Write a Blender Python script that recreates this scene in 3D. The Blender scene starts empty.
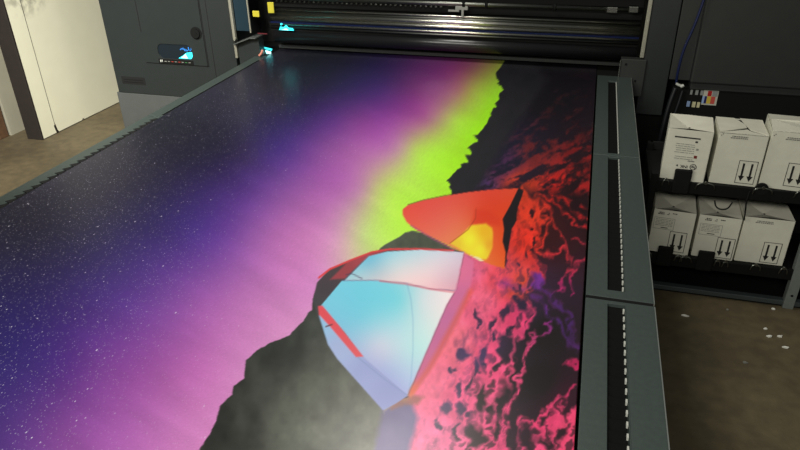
import bpy, bmesh, math, random
import numpy as np
from mathutils import Vector, Matrix
random.seed(7)
C = bpy.context.scene.collection
PI = math.pi
TZ = 0.85                      # height of the print tables

# ------------------------------------------------------------------ materials
def lin(c):
    c = np.array(c, float) / 255.0
    return np.where(c <= 0.04045, c / 12.92, ((c + 0.055) / 1.055) ** 2.4)

def mat(name, rgb, rough=0.5, metal=0.0, var=0.0, scale=20.0, bump=0.0, bscale=60.0, emis=None, estr=0.0, coat=0.0, spec=0.5):
    m = bpy.data.materials.new(name); m.use_nodes = True
    nt = m.node_tree; b = nt.nodes['Principled BSDF']
    col = lin(rgb)
    b.inputs['Base Color'].default_value = (*col, 1)
    b.inputs['Roughness'].default_value = rough
    b.inputs['Metallic'].default_value = metal
    b.inputs['Specular IOR Level'].default_value = spec
    b.inputs['Coat Weight'].default_value = coat
    tc = nt.nodes.new('ShaderNodeTexCoord')
    if var > 0:
        n = nt.nodes.new('ShaderNodeTexNoise'); n.inputs['Scale'].default_value = scale; n.inputs['Detail'].default_value = 6
        nt.links.new(tc.outputs['Object'], n.inputs['Vector'])
        r = nt.nodes.new('ShaderNodeValToRGB')
        r.color_ramp.elements[0].position = 0.3; r.color_ramp.elements[1].position = 0.7
        r.color_ramp.elements[0].color = (*(col * (1 - var)), 1); r.color_ramp.elements[1].color = (*np.minimum(col * (1 + var), 1), 1)
        nt.links.new(n.outputs['Fac'], r.inputs['Fac']); nt.links.new(r.outputs['Color'], b.inputs['Base Color'])
    if bump > 0:
        n2 = nt.nodes.new('ShaderNodeTexNoise'); n2.inputs['Scale'].default_value = bscale; n2.inputs['Detail'].default_value = 4
        nt.links.new(tc.outputs['Object'], n2.inputs['Vector'])
        bp = nt.nodes.new('ShaderNodeBump'); bp.inputs['Strength'].default_value = bump; bp.inputs['Distance'].default_value = 0.01
        nt.links.new(n2.outputs['Fac'], bp.inputs['Height']); nt.links.new(bp.outputs['Normal'], b.inputs['Normal'])
    if emis is not None:
        b.inputs['Emission Color'].default_value = (*lin(emis), 1); b.inputs['Emission Strength'].default_value = estr
    return m

M = dict(
    rail=mat('painted_grey_metal', (62, 72, 69), 0.42, 0.0, 0.08, 60, 0.06, 300),
    raildark=mat('dark_slate_metal', (58, 66, 66), 0.5, 0, 0.06, 30),
    edge=mat('bare_edge_metal', (170, 175, 170), 0.35, 0.7),
    body=mat('charcoal_printer_paint', (35, 40, 39), 0.5, 0, 0.05, 12, 0.05, 400),
    bodylow=mat('light_grey_panel_paint', (78, 81, 79), 0.5, 0, 0.05, 12),
    panel=mat('panel_paint', (37, 42, 41), 0.45, 0, 0.05, 12, 0.05, 400),
    cabinet=mat('black_cabinet_paint', (42, 44, 42), 0.6, 0, 0.06, 10),
    black=mat('black_rubber', (12, 13, 12), 0.8, spec=.25),
    gap=mat('black_recess', (9, 9, 9), 0.8),
    blackgloss=mat('black_roller', (26, 27, 28), 0.28, 0, spec=0.6),
    chrome=mat('brushed_aluminium', (215, 214, 202), 0.26, 1.0),
    chromedark=mat('dull_steel', (120, 122, 116), 0.35, 1.0),
    silver=mat('silver_trim', (190, 188, 170), 0.35, 0.6),
    blue=mat('blue_anodised', (28, 42, 92), 0.3, 0.5),
    yellow=mat('yellow_plastic', (190, 180, 50), 0.5),
    belt=mat('ribbed_belt_rubber', (10, 11, 11), 0.9, 0, 0.1, 100, spec=.15),
    white=mat('white_plastic', (190, 192, 184), 0.4),
    carton=mat('white_carton', (214, 213, 196), 0.75, 0, 0.04, 18, 0.08, 40),
    carton_shade=mat('carton_flap', (212, 210, 193), 0.75, 0, 0.05, 14, 0.12, 30),
    ink=mat('black_print_ink', (24, 24, 24), 0.6),
    inkgrey=mat('grey_print_ink', (120, 120, 112), 0.7),
    inkred=mat('dark_red_ink', (110, 30, 25), 0.6),
    rackm=mat('black_rack_metal', (11, 12, 12), 0.75, 0, 0.1, 20, spec=.2),
    rackpost=mat('grey_rack_post', (112, 118, 114), 0.5, 0, 0.08, 30),
    wood=mat('brown_wood', (86, 62, 42), 0.65, 0, 0.15, 25),
    jamb=mat('dark_brown_wood', (36, 30, 26), 0.65, 0, 0.12, 25),
    cable=mat('blue_cable_sheath', (20, 30, 70), 0.4),
    hose=mat('black_hose', (18, 20, 24), 0.5),
    bracketm=mat('light_bracket_paint', (150, 152, 145), .45),
    paper=mat('white_paper', (230, 230, 220), 0.8),
    lampc=mat('cyan_lamp_glow', (40, 220, 235), 0.4, emis=(70, 235, 245), estr=.85),
    lampw=mat('pale_cyan_lamp_glow', (160, 250, 250), 0.4, emis=(170, 255, 250), estr=1.4),
    lampb=mat('blue_lamp_glow', (40, 110, 190), 0.4, emis=(60, 130, 200), estr=0.45),
    lampd=mat('dim_blue_chamber', (12, 24, 32), 0.5, emis=(20, 50, 60), estr=0.03),
)

# ------------------------------------------------------------------ mesh helpers
def box(bm, x0, x1, y0, y1, z0, z1, bev=0.0, mi=0, rot=None):
    r = bmesh.ops.create_cube(bm, size=1.0)
    vs = r['verts']
    for v in vs:
        v.co = Vector(((x0 + x1) / 2 + v.co.x * (x1 - x0), (y0 + y1) / 2 + v.co.y * (y1 - y0), (z0 + z1) / 2 + v.co.z * (z1 - z0)))
    fs = set(f for v in vs for f in v.link_faces)
    if bev > 0:
        es = list(set(e for v in vs for e in v.link_edges))
        rr = bmesh.ops.bevel(bm, geom=es, offset=bev, segments=2, affect='EDGES', profile=0.5)
        fs = set(rr['faces']) | set(f for f in fs if f.is_valid)
        vs = list(set(v for f in fs for v in f.verts))
    for f in fs: f.material_index = mi
    if rot is not None:
        for v in set(v for f in fs for v in f.verts): v.co = rot @ v.co
    return vs

def cyl(bm, p0, p1, r, seg=24, mi=0, r2=None):
    p0, p1 = Vector(p0), Vector(p1); d = p1 - p0
    q = d.to_track_quat('Z', 'Y').to_matrix().to_4x4()
    m = Matrix.Translation((p0 + p1) / 2) @ q
    rr = bmesh.ops.create_cone(bm, cap_ends=True, segments=seg, radius1=r, radius2=r if r2 is None else r2, depth=d.length, matrix=m)
    for f in set(f for v in rr['verts'] for f in v.link_faces):
        f.material_index = mi
        if len(f.verts) == 4: f.smooth = True
    return rr['verts']

def prism(bm, pts, axis, a0, a1, mi=0):
    """extrude a 2D outline along an axis; pts are the two other coordinates in xyz order"""
    def P(u, v, a): return {'x': (a, u, v), 'y': (u, a, v), 'z': (u, v, a)}[axis]
    A = [bm.verts.new(P(u, v, a0)) for u, v in pts]; B = [bm.verts.new(P(u, v, a1)) for u, v in pts]
    fs = [bm.faces.new(A), bm.faces.new(B[::-1])]
    n = len(pts)
    for i in range(n): fs.append(bm.faces.new((A[i], B[i], B[(i + 1) % n], A[(i + 1) % n])))
    for f in fs: f.material_index = mi
    bmesh.ops.recalc_face_normals(bm, faces=fs)

def tube(bm, pts, r, seg=10, mi=0, smooth=3):
    pts = [Vector(p) for p in pts]
    for _ in range(smooth):
        q = [pts[0]]
        for a, b in zip(pts, pts[1:]): q += [a * .75 + b * .25, a * .25 + b * .75]
        q.append(pts[-1]); pts = q
    rings = []
    up = Vector((0.13, 0.9, 0.31)).normalized()
    for i, p in enumerate(pts):
        t = (pts[min(i + 1, len(pts) - 1)] - pts[max(i - 1, 0)]).normalized()
        s = t.cross(up).normalized(); u = s.cross(t).normalized()
        rings.append([bm.verts.new(p + (s * math.cos(k * 2 * PI / seg) + u * math.sin(k * 2 * PI / seg)) * r) for k in range(seg)])
    for a, b in zip(rings, rings[1:]):
        for k in range(seg):
            f = bm.faces.new((a[k], a[(k + 1) % seg], b[(k + 1) % seg], b[k])); f.smooth = True; f.material_index = mi
    bm.faces.new(rings[0][::-1]); bm.faces.new(rings[-1])

def poly(bm, pts, mi=0):
    f = bm.faces.new([bm.verts.new(p) for p in pts]); f.material_index = mi; return f

def obj(name, bm, m, parent=None):
    me = bpy.data.meshes.new(name); bm.to_mesh(me); bm.free()
    for mm in (m if isinstance(m, (list, tuple)) else [m]): me.materials.append(M[mm] if isinstance(mm, str) else mm)
    o = bpy.data.objects.new(name, me); C.objects.link(o)
    if parent is not None:
        o.parent = parent
    return o

def tag(o, label, cat, group=None, kind=None):
    if label: o['label'] = label
    if cat: o['category'] = cat
    if group: o['group'] = group
    if kind: o['kind'] = kind
    return o

def empty(name, loc=(0, 0, 0), label=None, cat=None, group=None, rz=0):
    o = bpy.data.objects.new(name, None); C.objects.link(o); o.location = loc; o.rotation_euler = (0, 0, rz)
    o.empty_display_size = 0.1
    return tag(o, label, cat, group)

def one(name, fn, m, parent=None):
    bm = bmesh.new(); fn(bm); return obj(name, bm, m, parent)

def bx(name, m, parent, *a, bev=0.0):
    bm = bmesh.new(); box(bm, *a, bev=bev); return obj(name, bm, m, parent)

def copy_tree(o, parent=None):
    c = o.copy(); C.objects.link(c); c.parent = parent
    for ch in list(o.children): copy_tree(ch, c)
    return c

# ------------------------------------------------------------------ the setting
def floor_material():
    m = bpy.data.materials.new('worn_concrete'); m.use_nodes = True
    nt = m.node_tree; L = nt.links; b = nt.nodes['Principled BSDF']
    tc = nt.nodes.new('ShaderNodeTexCoord')
    def noise(s, d=8, dist=0.0):
        n = nt.nodes.new('ShaderNodeTexNoise'); n.inputs['Scale'].default_value = s; n.inputs['Detail'].default_value = d
        n.inputs['Distortion'].default_value = dist
        L.new(tc.outputs['Object'], n.inputs['Vector']); return n
    n1 = noise(1.3, 8, .6); n2 = noise(14, 8); n3 = noise(70, 3)
    r = nt.nodes.new('ShaderNodeValToRGB')
    r.color_ramp.elements[0].position = .32; r.color_ramp.elements[1].position = .68
    r.color_ramp.elements[0].color = (*lin((86, 76, 57)), 1); r.color_ramp.elements[1].color = (*lin((110, 99, 75)), 1)
    L.new(n1.outputs['Fac'], r.inputs['Fac'])
    r2 = nt.nodes.new('ShaderNodeValToRGB')
    r2.color_ramp.elements[0].position = .35; r2.color_ramp.elements[1].position = .7
    r2.color_ramp.elements[0].color = (.75, .75, .75, 1); r2.color_ramp.elements[1].color = (1.1, 1.08, 1.02, 1)
    L.new(n2.outputs['Fac'], r2.inputs['Fac'])
    mx = nt.nodes.new('ShaderNodeMix'); mx.data_type = 'RGBA'; mx.blend_type = 'MULTIPLY'; mx.inputs['Factor'].default_value = 1
    L.new(r.outputs['Color'], mx.inputs['A']); L.new(r2.outputs['Color'], mx.inputs['B'])
    L.new(mx.outputs['Result'], b.inputs['Base Color'])
    b.inputs['Roughness'].default_value = .6
    bp = nt.nodes.new('ShaderNodeBump'); bp.inputs['Strength'].default_value = .15; bp.inputs['Distance'].default_value = .01
    L.new(n3.outputs['Fac'], bp.inputs['Height']); L.new(bp.outputs['Normal'], b.inputs['Normal'])
    return m

def wall_material():
    m = mat('cream_wallboard', (222, 220, 194), 0.8, 0, 0.02, 6, 0.05, 90)
    nt = m.node_tree; L = nt.links; b = nt.nodes['Principled BSDF']
    src = b.inputs['Base Color'].links[0].from_socket
    # a grey scuffed smudge high on the near end of the board
    tc = nt.nodes.new('ShaderNodeTexCoord')
    mp = nt.nodes.new('ShaderNodeMapping'); mp.inputs['Location'].default_value = (0, -4.83 * 3.3, -1.22 * 5)
    mp.inputs['Scale'].default_value = (0, 3.3, 5)
    g = nt.nodes.new('ShaderNodeTexGradient'); g.gradient_type = 'SPHERICAL'
    n = nt.nodes.new('ShaderNodeTexNoise'); n.inputs['Scale'].default_value = 13; n.inputs['Detail'].default_value = 5
    L.new(tc.outputs['Object'], mp.inputs['Vector']); L.new(mp.outputs['Vector'], g.inputs['Vector']); L.new(tc.outputs['Object'], n.inputs['Vector'])
    r = nt.nodes.new('ShaderNodeValToRGB'); r.color_ramp.elements[0].position = .42; r.color_ramp.elements[1].position = .6
    L.new(n.outputs['Fac'], r.inputs['Fac'])
    mul = nt.nodes.new('ShaderNodeMath'); mul.operation = 'MULTIPLY'
    L.new(g.outputs['Fac'], mul.inputs[0]); L.new(r.outputs['Color'], mul.inputs[1])
    mx = nt.nodes.new('ShaderNodeMix'); mx.data_type = 'RGBA'
    L.new(mul.outputs[0], mx.inputs['Factor']); L.new(src, mx.inputs['A']); mx.inputs['B'].default_value = (*lin((120, 118, 104)), 1)
    L.new(mx.outputs['Result'], b.inputs['Base Color'])
    return m

def structure(o): o['kind'] = 'structure'; return o
structure(bx('floor', floor_material(), None, -9, 6, -3, 9, -.1, 0))
wl = structure(bx('wall_left', wall_material(), None, -4.825, -4.68, 4.60, 8.0, 0, 3.6))
def seam(bm):
    box(bm, -4.681, -4.6785, 4.768, 4.772, 0.05, 3.6)
    pts = [(4.755, .075), (4.765, .02), (4.77, .0), (4.80, .0), (4.785, .03), (4.776, .09)]
    prism(bm, pts, 'x', -4.681, -4.6775)
    box(bm, -4.682, -4.6775, 4.6, 8, 0.0, .006)
    prism(bm, [(5.12, .006), (5.15, .006), (5.14, .022)], 'x', -4.681, -4.6775)
one('board_seam', seam, 'jamb', wl)
bx('door_jamb', 'jamb', wl, -4.84, -4.678, 4.58, 4.602, 0, 3.6, bev=.003)
structure(bx('wall_hall', mat('pale_wallboard', (150, 147, 130), .8, 0, .04, 6), None, -5.25, -5.055, 4.62, 8.0, 0, 3.6))
structure(bx('wall_back', mat('back_wall_paint', (96, 96, 88), .8, 0, .05, 3), None, -9, 6, 8.0, 8.2, 0, 3.6))
t = tag(bx('wooden_post', 'wood', None, -5.22, -5.066, 4.50, 4.60, 0, 2.4, bev=.004),
        'brown wooden post behind the dark edge of the cream wall', 'post')

# ------------------------------------------------------------------ print tables
def table_section(y0, y1, label, s0, s1, near=False, far=False):
    R = empty('printer_table', (-1.095, (y0 + y1) / 2, 0), label, 'table', 'three extension tables in a row')
    R.location = (0, 0, 0)
    g = .0035
    ya, yb = y0 + .002, y1 - (.017 if near else .002)
    bx('table_bed', 'raildark', R, -2.37, .085, ya, yb, TZ - .12, TZ - .006)
    # right rail: a plate with a long slot cut in it
    def rr(bm):
        box(bm, .094, .166, ya, yb, TZ - .10, TZ, bev=.0015)
        box(bm, .222, .315, ya, yb, TZ - .10, TZ, bev=.0015)
        box(bm, .164, .224, s1, yb, TZ - .10, TZ, bev=.0015)
        box(bm, .164, .224, ya, s0, TZ - .10, TZ, bev=.0015)
        box(bm, .164, .224, s0, s1, TZ - .10, TZ - .016)
    rail = one('side_rail', rr, 'rail', R)
    if not near: bx('joint_shade_strip', 'gap', R, .095, .314, ya - .0015, ya + .0002, TZ - .099, TZ - .0025)  # black strip over the end face paints the shade inside the joint
    bx('edge_trim', 'edge', R, .315, .3185, ya, yb, TZ - .012, TZ - .001)
    bx('slot_lip', 'rail', R, .2215, .2235, s0, s1, TZ - .01, TZ + .0016)
    st = bx('slot_strip', 'belt', R, .1665, .2185, s0 + .002, s1 - .002, TZ - .03, TZ - .012)
    n = int((s1 - s0) / .0425)
    p0 = None
    for k in range(n):
        y = s0 + .003 + k * (s1 - s0 - .006) / n
        if p0 is None:
            bm = bmesh.new()
            prism(bm, [(0.0, -.012), (.034, -.014), (.031, -.006), (.006, -.010)], 'x', .168, .2150, 0)
            box(bm, .2145, .2195, .010, .024, -.011, .0005, mi=1)
            p0 = obj('slot_pad', bm, ['belt', 'white'], st); c = p0
        else:
            c = p0.copy(); C.objects.link(c); c.parent = st
        c.location = (0, y, TZ)
    # left rail: plate, slot and saw edged pads peeping out beside the print
    def rl(bm):
        box(bm, -2.505, -2.428, ya, yb, TZ - .10, TZ, bev=.0015)
        box(bm, -2.430, -2.37, s1, yb, TZ - .10, TZ, bev=.001)
        box(bm, -2.430, -2.37, ya, s0, TZ - .10, TZ, bev=.001)
        box(bm, -2.430, -2.37, s0, s1, TZ - .10, TZ - .02)
    one('side_rail', rl, 'rail', R)
    sl = bx('slot_strip', 'belt', R, -2.427, -2.375, s0 + .002, s1 - .002, TZ - .03, TZ - .002)
    n = int((s1 - s0) / .051); q0 = None
    for k in range(n if not far else 0):
        y = s0 + .003 + k * (s1 - s0 - .006) / n
        if q0 is None:
            bm = bmesh.new()
            prism(bm, [(-2.445, .010), (-2.41, .0), (-2.404, .0), (-2.404, .046), (-2.4185, .046)], 'z', -.012, .0022)
            q0 = obj('slot_pad', bm, 'gap', sl); c = q0
        else:
            c = q0.copy(); C.objects.link(c); c.parent = sl
        c.location = (0, y, TZ)
    # apron and legs
    def ap(bm):
        box(bm, -2.49, -2.45, ya + .01, yb - .01, TZ - .24, TZ - .10); box(bm, .26, .30, ya + .01, yb - .01, TZ - .24, TZ - .10)
        box(bm, -2.45, .26, ya + .01, ya + .05, TZ - .22, TZ - .12); box(bm, -2.45, .26, yb - .05, yb - .01, TZ - .22, TZ - .12)
    one('apron', ap, 'raildark', R)
    for lx in (-2.47, .28):
        for ly in (ya + .12, yb - .12):
            lg = bx('leg', 'raildark', R, lx - .025, lx + .025, ly - .025, ly + .025, .03, TZ - .23, bev=.003)
            one('foot', lambda bm: cyl(bm, (lx, ly, 0), (lx, ly, .03), .04, 20), 'black', lg)
    return R
table_section(.68, 1.978, 'nearest slotted grey table section, at the bottom of the picture under the tents', .72, 1.944, near=True)
table_section(1.978, 3.270, 'middle slotted grey table section between the two rail joints', 2.027, 3.246)
table_section(3.270, 4.735, 'farthest slotted grey table section touching the printer', 3.300, 4.609, far=True)

# ------------------------------------------------------------------ the print
# The artwork is drawn in its own frame (a,b), tied to the sheet by one fixed projective map.
AH = np.array([[867.902583, 824.404864, 421.063226], [34.6317905, -188.164657, 1441.06103], [-.386640678, 1.35370257, 1.0]])
PX0, PX1, PY0, PY1 = -2.408, .085, .70, 5.02
NX, NY = 800, 640
xs = np.linspace(PX0, PX1, NX)
ys = 1.0 / np.linspace(1.0 / PY0, 1.0 / PY1, NY)      # rows closer together near the front
GX, GY = np.meshgrid(xs, ys)
dn = AH[2, 0] * GX + AH[2, 1] * GY + AH[2, 2]
A_ = ((AH[0, 0] * GX + AH[0, 1] * GY + AH[0, 2]) / dn).ravel()
B_ = ((AH[1, 0] * GX + AH[1, 1] * GY + AH[1, 2]) / dn).ravel()
A_ = np.clip(A_, -150, 950); B_ = np.clip(B_, 30, 640)

def vnoise(x, y, seed):
    r = np.random.RandomState(seed); T = r.rand(256, 256)
    xi = np.floor(x).astype(int); yi = np.floor(y).astype(int); fx = x - xi; fy = y - yi
    fx = fx * fx * (3 - 2 * fx); fy = fy * fy * (3 - 2 * fy)
    g = lambda i, j: T[(xi + i) & 255, (yi + j) & 255]
    return (g(0, 0) * (1 - fx) + g(1, 0) * fx) * (1 - fy) + (g(0, 1) * (1 - fx) + g(1, 1) * fx) * fy
def fbm(x, y, seed, o=4):
    s = 0; a = .5; t = 0
    for k in range(o): s = s + a * vnoise(x * 2 ** k, y * 2 ** k, seed + k); t += a; a *= .5
    return s / t
def cells(x, y, seed):
    """distance to the nearest and second nearest scattered point"""
    r = np.random.RandomState(seed); T = r.rand(256, 256, 2)
    xi = np.floor(x).astype(int); yi = np.floor(y).astype(int)
    d1 = np.full(x.shape, 9.); d2 = np.full(x.shape, 9.)
    for i in (-1, 0, 1):
        for j in (-1, 0, 1):
            p = T[(xi + i) & 255, (yi + j) & 255]
            d = np.hypot(xi + i + p[:, 0] - x, yi + j + p[:, 1] - y)
            d2 = np.where(d < d1, d1, np.minimum(d2, d)); d1 = np.minimum(d1, d)
    return d1, d2
def tps(S, a, b):
    S = np.array(S, float); P_ = S[:, :2] / 100; V = S[:, 2:]
    n = len(P_)
    def U(r2): return np.where(r2 > 1e-9, r2 * np.log(r2 + 1e-12), 0)
    K = U(((P_[:, None] - P_[None]) ** 2).sum(2)) + np.eye(n) * .02
    Q = np.hstack([np.ones((n, 1)), P_]); Z = np.zeros((3, 3))
    W = np.linalg.solve(np.block([[K, Q], [Q.T, Z]]), np.vstack([V, np.zeros((3, V.shape[1]))]))
    out = np.empty((len(a), V.shape[1]))
    for i in range(0, len(a), 40000):
        q = np.stack([a[i:i + 40000], b[i:i + 40000]], 1) / 100
        k = U(((q[:, None] - P_[None]) ** 2).sum(2))
        out[i:i + 40000] = k @ W[:n] + W[n] + q @ W[n + 1:]
    return out
def wavg(S, a, b, p=2.2):
    S = np.array(S, float); w_ = np.zeros(len(a)); o = np.zeros((len(a), S.shape[1] - 2))
    for r in S:
        k = 1 / ((a - r[0]) ** 2 + (b - r[1]) ** 2 + 9) ** (p / 2); w_ += k; o += k[:, None] * r[2:]
    return o / w_[:, None]
def shape(pts, a, b, soft=1.0, jit=0.0):
    """coverage of a polygon with a soft rim"""
    P_ = np.array(pts, float)
    m = (a > P_[:, 0].min() - 4) & (a < P_[:, 0].max() + 4) & (b > P_[:, 1].min() - 4) & (b < P_[:, 1].max() + 4)
    ix = np.nonzero(m)[0]; x = a[ix]; y = b[ix]
    ins = np.zeros(len(ix), bool); dm = np.full(len(ix), 1e9)
    n = len(P_)
    for i in range(n):
        x0, y0 = P_[i]; x1, y1 = P_[(i + 1) % n]
        c = (y0 > y) != (y1 > y)
        with np.errstate(divide='ignore', invalid='ignore'):
            ins ^= c & (x < (x1 - x0) * (y - y0) / (y1 - y0 if y1 != y0 else 1e-9) + x0)
        L2 = (x1 - x0) ** 2 + (y1 - y0) ** 2 + 1e-9
        t_ = np.clip(((x - x0) * (x1 - x0) + (y - y0) * (y1 - y0)) / L2, 0, 1)
        dm = np.minimum(dm, np.hypot(x0 + t_ * (x1 - x0) - x, y0 + t_ * (y1 - y0) - y))
    sd = np.where(ins, dm, -dm)
    if jit: sd = sd + (fbm(x / 5, y / 5, 91, 3) - .5) * jit
    out = np.zeros(len(a)); out[ix] = np.clip(.5 + sd / soft, 0, 1)
    return out
def line(pts, wd, a, b, soft=1.0):
    out = np.zeros(len(a))
    for (x0, y0), (x1, y1) in zip(pts, pts[1:]):
        L2 = (x1 - x0) ** 2 + (y1 - y0) ** 2
        t_ = np.clip(((a - x0) * (x1 - x0) + (b - y0) * (y1 - y0)) / L2, 0, 1)
        d = np.hypot(x0 + t_ * (x1 - x0) - a, y0 + t_ * (y1 - y0) - b)
        out = np.maximum(out, np.clip(.5 + (wd / 2 - d) / soft, 0, 1))
    return out

sky = [(-80,235,58,56,66),(0,235,56,55,66),(40,235,50,48,68),(80,235,52,48,82),(120,235,58,48,98),(160,235,70,52,120),(200,235,92,62,150),(230,235,122,74,166),(250,235,155,95,180),(280,235,190,115,190),(310,235,212,135,200),(335,235,222,160,205),(350,235,222,195,185),(364,235,210,232,150),(385,235,205,250,110),
 (140,150,38,38,50),(180,150,36,34,52),(220,150,42,36,66),(250,150,58,42,96),(270,150,72,50,130),(290,150,92,58,150),(310,150,125,72,160),(330,150,155,90,170),(360,150,185,110,185),(388,150,200,130,190),(402,150,205,168,172),(416,150,198,232,105),(435,150,192,252,80),(460,150,182,248,50),
 (-60,370,56,52,95),(0,370,70,58,118),(40,370,85,62,130),(70,370,105,65,140),(100,370,135,80,155),(130,370,155,88,165),(160,370,170,98,170),(200,370,195,115,185),(240,370,212,138,200),
 (200,90,45,45,55),(240,90,42,40,55),(280,90,38,36,55),(320,90,46,42,74),(350,90,62,50,105),(380,90,85,55,130),(400,90,115,60,135),(420,90,145,65,140),(440,90,165,75,150),(459,90,185,110,125),(473,90,182,190,80),(490,90,175,225,65),
 (0,300,60,54,98),(60,300,72,56,115),(120,300,100,68,145),(160,300,130,82,165),(200,300,165,98,180),(240,300,190,118,190),(290,300,215,140,205),(330,290,225,155,210),
 (50,190,44,44,60),(120,190,44,40,70),(180,190,56,44,95),(220,190,76,52,125),(250,190,100,62,150),(280,190,140,85,170),(310,190,170,100,180),(340,190,190,115,190),(362,190,202,148,185),(378,190,206,215,135),(395,190,202,248,100),(420,190,195,252,88),(440,190,190,252,70),
 (0,430,92,66,130),(60,430,140,85,155),(120,430,175,105,175),(180,430,205,130,192),(240,430,220,145,200),(0,560,120,80,150),(200,560,225,140,190),
 (280,58,34,34,46),(350,60,40,38,60),(400,62,72,45,98),(440,64,125,62,125),(475,64,160,95,115),(500,62,160,165,75),(425,52,105,55,115),
 (300,120,60,42,105),(330,120,98,56,142),(360,120,140,72,155),(400,120,170,88,170),(425,120,190,110,165),(443,120,190,175,125),(456,120,188,235,80),(480,120,178,248,45)]
sky = [(x_, y_) + tuple(max(6 + max(c_ - 13, 0) * (1.0 if x_ > 90 else .97) - k_ * min(max((260 - x_) / 140, 0), 1), 5) for c_, k_ in zip(cc_, (9, 10, 0))) for x_, y_, *cc_ in sky]
col = np.clip(tps(sky, A_, B_), 8, 255)
streak = (fbm((A_ + B_ * 1.6) / 90, (B_ - A_ * .58) / 16, 5, 4) - .5)
col *= (1 + streak * .10)[:, None]
col *= (1 + (np.random.RandomState(2).rand(len(A_)) - .5) * .05)[:, None]

def over(c, al):
    global col
    c = np.asarray(c, float)
    if c.ndim == 1: c = c[None, :]
    col = col * (1 - al[:, None]) + c * al[:, None]

# mountains along the right of the glow, and the dark ground beyond them
ridge = [(508,48),(504.2,61.6),(501.4,65.6),(495.5,73.1),(496.1,78.1),(499.8,82.4),(497.3,83.7),(501.1,86.2),(503.2,90.2),(499.2,93.6),(498.3,96.8),(499.8,99.9),(494.8,103.6),(496.7,107.4),(493.0,108.6),(490.8,113.6),(491.7,116.1),(489.2,117.6),(486.7,123.9),(484.5,126.0),(482.4,129.2),(478.0,134.8),(472.7,135.7),(478.3,141.6),(473.3,143.5),(467.4,147.9),(472.1,153.5),(470.5,155.6),(464.9,155.3),(468.7,162.2),(461.2,164.4),(461.8,168.4),(457.1,169.7),(450.9,176.8),(446.9,180.9),(450.9,185.2),(448.7,187.1),(451.8,190.8),(452,200),(560,230),(640,260),(640,50)]
n1 = fbm(A_ / 7, B_ / 7, 11, 4)
over(np.stack([34 + 10 * n1, 34 + 8 * n1, 40 + 8 * n1], 1), shape(ridge, A_, B_, .9, 1.6))
# small grey mountain behind the tents
m2 = [(374,256),(381,248),(390,242),(398,238),(405,233),(413,231),(423,233.5),(435,239),(453,249),(470,262),(374,262)]
over(np.stack([72 + 22 * n1, 78 + 22 * n1, 68 + 20 * n1], 1), shape(m2, A_, B_, 1, 1.5))
# big mountain at the bottom
m3 = [(170,520),(200,448.6),(207,439),(216,421.5),(219.5,407),(232,395),(234,386),(244.4,379),(246,361),(257,350.4),(271,343),(289,336),(303,322),(308.4,313),(312,311),(313,297),(318,285),(345,300),(345,330),(383,411),(400,470),(400,560)]
g = fbm(A_ / 26, B_ / 26, 21, 5)
base = wavg([(215,440,44,45,42),(240,400,48,50,46),(280,350,46,50,46),(310,330,60,64,60),(320,380,82,86,76),(350,430,110,112,100),(300,440,92,96,86),(370,445,120,120,108)], A_, B_)  # lamp haze is painted into the tone, paler toward the lower right
over(base * (.52 + .72 * fbm(A_ / 15, B_ / 19, 281, 5)[:, None]), shape(m3, A_, B_, 1, 2.0))

# glowing ground
gx, gy = GX.ravel(), GY.ravel()
wx = fbm(gx * 5, gy * 3, 31, 3) - .5; wy = fbm(gx * 5, gy * 3, 41, 3) - .5
d1, d2 = cells((gx + wx * .14) * 17, (gy + wy * .30 - gx * .5) * 7.0, 51)
e1, e2 = cells((gx + wx * .10) * 34, (gy + wy * .22 - gx * .5) * 15, 61)
ridg = np.clip(1 - (d2 - d1) * 1.25, 0, 1) ** 1.3 * .75 + np.clip(1 - (e2 - e1) * 1.2, 0, 1) * .25
fine = fbm(gx * 60, gy * 26, 71, 4)
big = fbm(gx * 8, gy * 5, 81, 3)
amt = tps([(505,60,.0),(530,70,.12),(590,70,.12),(560,85,.2),(540,100,.28),(500,150,.30),(520,130,.45),(590,105,.25),(570,120,.45),(590,140,.5),(510,180,.75),(540,168,.7),(570,165,.62),(590,190,.66),(530,220,.95),(560,225,.8),(585,230,.6),
 (545,260,.85),(580,270,.55),(500,290,1.05),(480,280,1.25),(470,310,1.3),(530,300,.55),(545,325,.15),(560,320,.2),(575,345,.25),(530,350,.25),(500,350,.72),(460,370,1.15),(545,365,.15),(540,400,.42),(570,400,.65),(520,425,.5),(440,430,1.1),(480,400,.8),(560,440,.5),(575,445,.55),(420,450,1.1),(500,560,.7)], A_, B_)[:, 0]
v = amt * 1.25 - .62 + ridg * .75 + (fine - .5) * .45 + (big - .5) * .55
v = np.clip(v, 0, 1); v = v * v * (3 - 2 * v)
hot = wavg([(560,80,70,40,55),(520,120,85,40,60),(500,160,90,40,80),(480,190,70,45,90),(560,110,90,32,40),(590,130,120,30,36),(540,150,130,35,42),(580,160,165,28,32),(520,190,215,60,35),(560,190,205,32,32),(590,210,200,35,40),(540,230,235,48,40),(560,260,230,52,55),(585,260,225,50,75),
 (500,280,238,62,70),(470,270,235,80,110),(480,330,240,70,95),(520,310,225,55,80),(565,290,200,40,90),(580,320,120,45,130),(550,280,110,50,150),(575,330,95,50,170),(500,360,235,65,95),(450,340,235,85,105),(430,380,232,80,105),(470,400,242,75,105),(540,400,232,60,90),(570,400,238,60,85),(440,440,240,85,120),(520,440,225,60,90),(500,560,235,70,100)], A_, B_, 3.2)
dark = wavg([(560,80,32,26,34),(590,200,36,16,22),(500,290,90,40,75),(545,330,28,24,26),(470,340,95,45,90),(440,420,110,60,120),(540,390,40,25,38),(560,440,45,25,38),(500,380,60,35,60)], A_, B_, 3)
lava = dark * (1 - v[:, None]) + hot * v[:, None] * (1.0 + .12 * (fine - .5))[:, None]
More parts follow.
